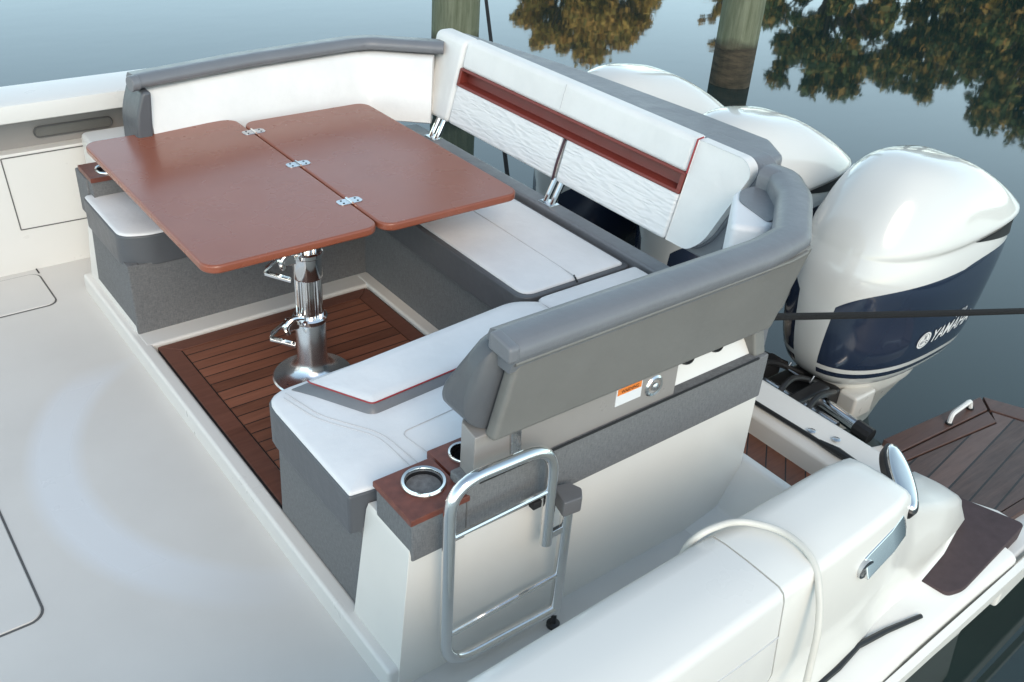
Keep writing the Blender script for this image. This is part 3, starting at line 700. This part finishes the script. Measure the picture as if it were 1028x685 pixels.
# top rail of the aft backrest
rl = MB().loft([[(2.745, 3.93, z), (2.82, 3.95, z), (2.96, 3.1, z), (3.0, 2.53, z), (3.012, 2.16, z), (2.92, 2.02, z), (2.76, 1.985, z), (2.735, 2.1, z)] for z in (.93, 1.064)]).build('back_rail', M['greyl'], st, bevel=.022, seg=4)
rl['label'] = 'broad grey top rail behind the aft backrest'
MB().prism([(2.72, 1.985), (2.78, 1.93), (2.90, 2.03), (2.90, 2.2), (2.74, 2.2)], 'z', .80, .935).build('rail_support', M['greyl'], st, bevel=.02)
# stainless posts under the backrest
for y in (2.925, 3.85):
    for d in (0, .045):
        ps = MB().tube([(2.59, y+d, .57), (2.66, y+d+.004, .70)], .014, 10).build('backrest_post', M['chrome'], st)
    MB().box(2.565, 2.62, y-.02, y+.065, .576, .584).build('foot_plate', M['chrome'], st, bevel=.002)

# near arm backrest
shell = MB().prism([(1.195, .792), (2.29, .782), (2.42, 1.045), (1.265, 1.045)], 'y', 1.49, 1.535).build('arm_backrest_shell', M['shell'], st, bevel=.014)
shell['label'] = 'long taupe outer shell of the near arm backrest'
MB().tube([(1.245, 1.487, 1.02), (2.30, 1.487, 1.022), (2.38, 1.488, 1.032)], .007, 8).build('crease', M['shell'], shell)
def arm_rings(x0f, x1f, prof):
    return [[(x0f(z), y, z) for y, z in prof], [(x1f(z), y, z) for y, z in prof]]
aprof = rpoly([(1.537, .80), (1.537, 1.07), (1.605, 1.07), (1.70, .86), (1.69, .80)], [.004, .01, .05, .05, .03], 6)
cyz = Vector((1.585, .93)); rings = []
for sc_, dx in ((.25, -.004), (.55, .0), (.76, .009), (.89, .022), (.965, .040), (1.0, .068), (1.0, .14), (.86, .24)):
    ring = []
    for y, z in aprof:
        p = cyz+(Vector((y, z))-cyz)*sc_
        x0 = 1.150+max(0, p.y-.86)*.28+max(0, p.y-1.0)*.5+max(0, .84-p.y)*.5
        ring.append((x0+dx, p.x, p.y))
    rings.append(ring)
MB().loft(rings).build('arm_pad', M['grey'], st, sharp=70, label='grey padded front end of the near arm backrest')
aprof = rpoly([(1.537, .81), (1.537, 1.05), (1.57, 1.05), (1.685, .86), (1.675, .81)], [0, .01, .02, .03, .02])
MB().loft(arm_rings(lambda z: 1.39, lambda z: 2.40, aprof)).build('arm_pad', M['white'], st, bevel=.01, seg=3)
rail_path = smoothpath([(1.235, 1.475), (2.22, 1.475), (2.40, 1.50), (2.68, 1.71), (2.80, 1.86), (2.79, 1.955)], .035, 4)
MB().sweep(rail_path, [(.0, 1.035), (-.006, 1.052), (.0, 1.072), (.02, 1.084), (.075, 1.088), (.105, 1.078), (.115, 1.055), (.115, .99), (.02, .99), (.01, 1.02)]).build('arm_rail', M['greyl'], st, sharp=60)
MB().prism(rpoly([(1.468, 1.035), (1.468, 1.082), (1.555, 1.092), (1.56, 1.04)], .014), 'x', 1.212, 1.245).build('rail_end_cap', M['greyl'], st, bevel=.008)
# curved shell under the rail corner
MB().sweep(smoothpath([(2.36, 1.492), (2.47, 1.52), (2.76, 1.745), (2.86, 1.88), (2.84, 1.96)], .08, 5), [(0, .86), (0, 1.05), (.05, 1.05), (.05, .86)]).build('corner_shell', M['shell'], st, sharp=60) if False else None
cs = MB(); pth = smoothpath([(2.25, 1.491), (2.39, 1.515), (2.67, 1.722), (2.785, 1.87), (2.775, 1.95)], .035, 4); rg = []
for i, p in enumerate(pth):
    t = i/(len(pth)-1); zb = .80+.20*min(1, t*2.2); a = Vector(pth[min(i+1, len(pth)-1)])-Vector(pth[max(i-1, 0)]); n = Vector((-a.y, a.x)).normalized()
    rg.append([(p[0], p[1], zb), (p[0], p[1], 1.05), (p[0]+n.x*.045, p[1]+n.y*.045, 1.05), (p[0]+n.x*.045, p[1]+n.y*.045, zb)])
cs.loft(rg).build('corner_shell', M['shell'], st, bevel=.006)
# corner back cushion
ccp = rpoly([(2.36, 1.775), (2.60, 1.975), (2.735, 1.96), (2.73, 1.84), (2.60, 1.73), (2.44, 1.69)], [.03, .05, .04, .06, .06, .04])
cc = MB().prism(ccp, 'z', .60, 1.01).build('corner_back_cushion', M['white'], st, bevel=.03, seg=4)
MB().prism(rpoly([(2.53, 1.89), (2.61, 1.955), (2.72, 1.945), (2.715, 1.85), (2.60, 1.755), (2.48, 1.715)], .03), 'z', .9, 1.016).build('top_strip', M['greyl'], cc, bevel=.012)

# far arm backrest
fpath = [(1.20, 4.12), (1.75, 4.185), (2.30, 4.215), (2.40, 4.20), (2.66, 3.98)]
fpath = smoothpath(fpath, .10, 5)
fa = MB().sweep(fpath, [(.0, .60), (.03, .585), (.085, .60), (.085, .98), (.05, .995), (.0, .985)])
fa = MB()
# inner face leaning out a little with height
fa.sweep([(1.235, 4.124)]+[p for p in fpath[1:]], [(-.13, .655), (-.10, .64), (-.02, .65), (-.0, .955), (-.03, .972), (-.085, .95)])
fa = fa.build('arm_backrest_pad', M['whitew'], st, sharp=70)
fa['label'] = 'cream far arm backrest pad'
MB().sweep([(1.24, 4.125)]+[p for p in fpath[1:]], [(-.018, .66), (.05, .66), (.06, .99), (-.005, .99)]).build('arm_backrest_shell', M['grey'], st, bevel=.01)
MB().prism(rpoly([(1.165, .60), (1.225, .60), (1.255, .97), (1.215, .97), (1.175, .86)], [.02, 0, 0, .04, .08]), 'y', 3.995, 4.19).build('arm_end_pad', M['grey'], st, bevel=.02, seg=4)
MB().sweep([(p[0]+(.0), p[1]) for p in smoothpath([(1.205, 4.075), (1.75, 4.165), (2.30, 4.205), (2.41, 4.185), (2.70, 3.955)], .1, 5)], [(-.055, .98), (-.066, .998), (-.06, 1.018), (-.035, 1.03), (.03, 1.03), (.045, 1.01), (.04, .975)]).build('arm_rail', M['greyl'], st, sharp=70)
MB().tube([(1.18, 4.03, 1.002), (1.215, 4.036, 1.003)], .033, 14).build('rail_end_cap', M['greyl'], st, bevel=.004)
MB().tube([(1.92, 4.062, .60), (1.93, 4.095, .80)], .0016, 6).build('stitching', M['seam'], fa)

# ------------------------------------------------------------------ table
tb = thing('folding_table', 'glossy red-brown folding cockpit table with two hinged leaves on steel pedestal', 'table', (1.41, 2.965, .066))
ZT = .78
for x0, x1, y0, y1, c, lab in ((.958, 1.622, 2.752, 4.052, (0, 1, 1, 1), 'left leaf of the table'), (1.628, 2.262, 2.742, 3.985, (1, 1, 1, 1), 'right leaf of the table')):
    poly = rrect(x0, x1, y0, y1, .06, 8)
    MB().prism(poly, 'z', ZT-.032, ZT).build('tabletop', M['table'], tb, bevel=.009, seg=4, label=lab)
for i, y in enumerate((3.845, 3.42, 2.995)):
    h = MB().prism(rrect(1.575, 1.675, y-.024, y+.024, .016), 'z', ZT-.002, ZT+.0035).build('hinge', M['brushed'], tb, bevel=.001)
    MB().tube([(1.625, y-.026, ZT+.005), (1.625, y+.026, ZT+.005)], .0045, 10).build('knuckle', M['chrome'], h)
    for dx in (-.03, .03):
        for dy in (-.012, .012):
            MB().lathe([(.0042, 0), (.0042, .0012), (0, .0016)], (1.625+dx, y+dy, ZT+.0035), 8).build('screw', M['dark'], h)
PX, PY = 1.423, 2.97
pd = MB().lathe([(.160, .066), (.162, .072), (.157, .078), (.115, .092), (.084, .106), (.070, .124), (.0625, .14), (.060, .155), (.060, .345), (.058, .35), (0, .35)], (PX, PY, 0), 48).build('pedestal', chrome('satin_pedestal', (.84, .86, .88), .2), tb, sharp=30)
MB().lathe([(.064, .332), (.068, .338), (.068, .352), (.061, .359), (.03, .358), (0, .358)], (PX, PY, 0), 40).build('collar', M['chrome'], pd, sharp=30)
cl = MB(); rings = []
for z in (.35, .53):
    rings.append([(PX+(.052 if k % 4 < 2 else .0475)*math.cos(6.2832*k/96), PY+(.052 if k % 4 < 2 else .0475)*math.sin(6.2832*k/96), z) for k in range(96)])
cl.loft(rings).build('fluted_column', M['chrome'], pd, sharp=30)
MB().lathe([(.055, .525), (.057, .53), (.057, .615), (.062, .62), (.062, .634), (.056, .64), (0, .64)], (PX, PY, 0), 40).build('collar', M['chrome'], pd, sharp=30)
rings = []
for z in (.63, .75):
    rings.append([(PX+(.038 if k % 4 < 2 else .034)*math.cos(6.2832*k/64), PY+(.038 if k % 4 < 2 else .034)*math.sin(6.2832*k/64), z) for k in range(64)])
MB().loft(rings).build('fluted_column', M['chrome'], pd, sharp=30)
MB().box(PX-.15, PX+.15, PY-.1, PY+.35, .738, .7485).build('mounting_plate', M['brushed'], tb, bevel=.003)
def lever(z, s):
    c = Vector((PX, PY, z))
    m = MB().box(PX-.10, PX-.05, PY-.018, PY+.018, z-.03, z+.014).build('clamp', M['chrome'], pd, bevel=.004)
    rings = []
    for q in (Vector((-.07, -.01, .016)), Vector((-.12, -.02, .010)), Vector((-.185, -.03, -.016)), Vector((-.190, -.034, -.026)), Vector((-.165, -.055, -.034)), Vector((-.115, -.095, -.050))):
        q = c+q; rings.append([q+Vector((0, -.004, .006)), q+Vector((.012, .020, .006)), q+Vector((.012, .020, -.006)), q+Vector((0, -.004, -.006))])
    MB().loft(rings).build('lever', M['chrome'], m, bevel=.002)
    MB().tube(smoothpath([c+Vector((-.045, -.03, .02)), c+Vector((-.09, -.03, .034)), c+Vector((-.12, -.03, .0)), c+Vector((-.11, -.03, -.03))], .03), .011, 10).build('cam', M['chrome'], m)
lever(.628, 1); lever(.345, 1)
MB().lathe([(.011, 0), (.009, .004), (0, .004)], (PX-.122, PY-.03, .0825), 12).build('screw', M['dark'], pd)

# ------------------------------------------------------------------ gate
gt = thing('gate', 'polished steel tube gate folded against the near settee base', 'gate', (1.43, 1.45, 0))
GY = 1.45
path = [(1.365, GY, .40), (1.362, GY, .70), (1.30, GY, .765), (1.12, GY, .772), (1.035, GY, .68), (1.03, GY, .18), (1.085, GY, .108), (1.415, GY, .085)]
fr_ = MB().tube(smoothpath([(1.378, GY, .385), (1.372, GY, .745), (1.04, GY, .755), (1.043, GY, .092), (1.445, GY, .080)], .10, 8), .0175, 18).build('frame', M['chrome'], gt, sharp=60)
MB().tube([(1.05, GY, .578), (1.372, GY, .585)], .0085, 10).build('crossbar', M['chrome'], gt)
MB().tube([(1.055, GY, .215), (1.44, GY, .225)], .0085, 10).build('crossbar', M['chrome'], gt)
pt = MB().tube([(1.447, GY, .065), (1.447, GY, .49)], .018, 16).build('hinge_post', M['chrome'], gt)
MB().lathe([(.021, 0), (.021, .012), (.010, .018), (.008, .05)], (1.447, GY, .0), 18).build('foot', M['black'], pt)
MB().prism(rpoly([(1.41, 1.425), (1.47, 1.418), (1.495, 1.45), (1.48, 1.49), (1.43, 1.50)], .008), 'z', .482, .535).build('latch', simple('latch_plastic', (.13, .13, .135), .45), gt, bevel=.006)
MB().box(1.375, 1.45, 1.442, 1.458, .40, .425).build('hinge_arm', M['chrome'], gt, bevel=.003)
MB().box(1.33, 1.36, 1.462, 1.485, .52, .545).build('latch_pin', M['dark'], gt, bevel=.003)

# ------------------------------------------------------------------ outboards
M['cowl'] = cowlmat()
M['leg'] = simple('leg_paint', (.62, .61, .57), .3, .06, 5, coat=.3)
def superring(x0, x1, w, z, tilt, n=40, p=3.0, taper=0.0, aft=.55):
    out = []; cx = (x0+x1)/2; hx = (x1-x0)/2
    for k in range(n):
        a = 6.2832*k/n; c, s = math.cos(a), math.sin(a); p = 2.6 if c < 0 else 4.2
        xx = math.copysign(abs(c)**(2/p), c); yy = math.copysign(abs(s)**(2/p), s)
        x = cx+hx*xx
        u = (xx+1)/2                                # 0 fore .. 1 aft
        ww = w*(.98+.12*math.sin(min(1, u*1.6)*math.pi*.5)-.30*max(0, u-.45)**1.6*aft)
        out.append((x, ww*yy, z+tilt*(x-cx)))
    return out
ENG = [(-.13, .14, .78, .17, .0), (-.085, .04, .92, .235, .0), (0.0, -.02, .965, .272, .0), (.14, -.045, .99, .290, .0), (.30, -.055, 1.015, .300, -.0), (.44, -.05, 1.04, .303, .01),
       (.50, -.04, 1.05, .30, .02), (.575, -.015, 1.06, .286, .04), (.595, -.008, 1.055, .280, .05), (.605, -.004, 1.095, .292, .05), (.625, .002, 1.10, .290, .04), (.67, .035, 1.065, .276, .0), (.735, .095, 1.01, .258, -.06), (.80, .165, .93, .228, -.11), (.855, .235, .83, .187, -.14), (.893, .33, .73, .13, -.15), (.907, .41, .63, .055, -.15)]
def outboard(loc, label):
    t = thing('outboard_motor', label, 'outboard motor', loc, 'outboard motors on the transom')
    O = Vector(loc)
    def ring(*a, **k): return [Vector(p)+O for p in superring(*a, **k)]
    cw = MB().loft([ring(x0, x1, w, z, tl) for z, x0, x1, w, tl in ENG]).build('cowling', M['cowl'], t, sub=1, sharp=180)
    # dark air intakes at both sides of the aft overhang
    dg = bpy.context.evaluated_depsgraph_get(); ev = cw.evaluated_get(dg); bv = BVHTree.FromObject(ev, dg)
    def surf(x, z, side=-1, off=.003):
        h = bv.ray_cast(Vector((x, side*1.0, z)), Vector((0, -side, 0)))
        y = h[0].y if h[0] else side*.2
        return Vector((x, y+side*off, z))+O
    for side in (-1, 1):
        v = []; nn = 14
        for i in range(nn+1):
            u = i/nn; x = .56+.48*u; zt = .598+.05*(x-.58); zb = zt-.088*u**.9-.002
            v.append([surf(x, zt, side, .006), surf(x, (zt+zb)/2, side, .006), surf(x, zb, side, .006)])
        m = MB(); m.loft(v, cap=False, closed=False); m.build('air_intake', M['dark'], cw, sharp=180)
    # lettering and emblem on the sides
    wm = simple('lettering', (.75, .75, .75), .4)
    def lay(side):
        if side < 0: f = lambda x, y: surf(LX+x, LZ+y+.06*x, side, .005)
        else: f = lambda x, y: surf(LX+.34-x, LZ+y+.06*(.34-x), side, .005)
        return f
    LX, LZ = .375, .138
    for side in (-1, 1):
        f = lay(side)
        text_mesh('YAMAHA', .098, lambda x, y: f(x+.062, y-.02), 'lettering', wm, cw, shear=.25, bold=.001, width=.80)
        text_mesh('350', .045, lambda x, y: f(x+.22, y+.062), 'lettering', wm, cw, shear=.35, width=1.2)
        m = MB(); c = (.012, .015)
        for k in range(28):
            a0, a1 = 6.2832*k/28, 6.2832*(k+1)/28
            m.add([f(c[0]+r*math.cos(a), c[1]+r*math.sin(a)) for r, a in ((.036, a0), (.044, a0), (.044, a1), (.036, a1))], [[0, 1, 2, 3]])
        m.add([f(c[0]+.033*math.cos(6.2832*k/28), c[1]+.033*math.sin(6.2832*k/28)) for k in range(28)], [list(range(28))])
        m.build('emblem', wm, cw)
        m = MB()
        for k in range(3):
            a = R(90+120*k); d = (math.cos(a), math.sin(a)); n_ = (-d[1], d[0])
            for o_ in (-.0045, .0045):
                m.add([tuple(Vector(f(c[0]+d[0]*r+n_[0]*(o_+q), c[1]+d[1]*r+n_[1]*(o_+q)))+Vector((0, side*.002, 0))) for r, q in ((.006, -.0018), (.028, -.0018), (.028, .0018), (.006, .0018))], [[0, 1, 2, 3]])
        m.build('emblem_forks', M['navy'], cw)
    # apron, mid section and leg
    def apr(z, x0, x1, w): return ring(x0, x1, w, z, 0, aft=.2)
    lg = MB().loft([apr(-.10, .12, .76, .19), apr(-.17, .14, .74, .185), apr(-.19, .15, .73, .18), apr(-.22, .17, .70, .165), apr(-.34, .20, .60, .13), apr(-.60, .28, .52, .08), apr(-1.1, .28, .55, .05)]).build('midsection', M['leg'], t, sharp=60)
    def b(x0, x1, y0, y1, z0, z1, n, mt, p=None, bv_=.008):
        return MB().box(O.x+x0, O.x+x1, O.y+y0, O.y+y1, O.z+z0, O.z+z1).build(n, mt, p or t, bevel=bv_)
    b(.14, .30, -.22, -.12, -.27, -.135, 'side_cover', M['leg'], lg, .015)
    br = b(-.16, .16, -.13, .13, -.42, -.13, 'clamp_bracket', M['black'], t, .02)
    b(-.38, -.02, -.17, -.10, -.12, -.03, 'bracket_arm', M['black'], br, .015); b(-.38, -.02, .10, .17, -.12, -.03, 'bracket_arm', M['black'], br, .015)
    MB().tube([O+Vector((-.20, -.34, -.07)), O+Vector((-.20, .34, -.07))], .022, 12).build('steering_tube', M['brushed'], br)
    MB().tube([O+Vector((-.06, -.36, -.12)), O+Vector((-.06, -.12, -.10))], .03, 12).build('steering_ram', M['chrome'], br)
    MB().tube([O+Vector((-.06, -.43, -.125)), O+Vector((-.06, -.35, -.12))], .036, 10).build('ram_cap', M['black'], br)
    for k in range(4):
        yy = -.25+k*.15
        MB().tube(smoothpath([O+Vector((-.36, yy, -.06)), O+Vector((-.22, yy+.03, .02)), O+Vector((-.10, yy+.05, -.02)), O+Vector((.05, yy*.6, -.10))], .1), .014, 8).build('hose', M['black'], br)
    MB().tube([O+p for p in (Vector((-.012, -.07, -.035)), Vector((-.03, -.07, -.065)), Vector((-.03, .06, -.065)), Vector((-.012, .06, -.035)))], .005, 8).build('latch_handle', M['brushed'], cw)
    return t
eng = [outboard((3.38, 1.985, 0), 'nearest white and navy outboard motor with large side lettering in view'),]
def copy_tree(o, parent=None):
    c = o.copy(); COL.objects.link(c)
    if parent is not None: c.parent = parent
    for ch in list(o.children): copy_tree(ch, c)
    return c
for loc, lab in (((3.12, 2.72, 0), 'middle white outboard motor showing above the corner of the settee'), ((3.10, 3.50, 0), 'farthest white outboard motor half hidden behind the aft backrest')):
    c = copy_tree(eng[0]); c.location = loc; c['label'] = lab; eng.append(c)

# ------------------------------------------------------------------ ropes and cord
def rope(pts, r, name, label, cat, mat, sag=0, n=24, strands=False):
    P = [Vector(p) for p in pts]
    if len(P) == 2:
        P = [P[0].lerp(P[1], i/n)-Vector((0, 0, sag*4*(i/n)*(1-i/n))) for i in range(n+1)]
    o = MB().tube(P, r, 8).build(name, mat); o['label'] = label; o['category'] = cat
    return o
rope([(2.60, 1.714, .617), (5.9, 1.13, -.02)], .014, 'mooring_rope', 'black mooring rope stretched in front of the nearest outboard motor', 'rope', M['rope'], sag=.012)
rope([(3.02, 3.72, .09), (5.2, 7.23, 1.16)], .013, 'mooring_rope', 'thin dark mooring line running past the far settee corner up to the piling', 'rope', M['rope'], sag=.0)
hp = smoothpath([(1.54, 1.115, .35), (1.55, 1.105, .56), (1.575, 1.08, .617), (1.68, 1.06, .622), (1.755, .96, .622), (1.745, .85, .615), (1.70, .77, .50), (1.665, .74, .35), (1.63, .70, .05), (1.58, .66, -.1)], .07, 6)
cord = MB().tube(hp, .0095, 12).build('power_cord', simple('cord_sheath', (.62, .60, .55), .45, .08, 12)); cord['label'] = 'thick off-white cord looped over the near gunwale'; cord['category'] = 'cord'
del M['wood']
for o in bpy.data.objects:
    if '_o' in o: del o['_o']
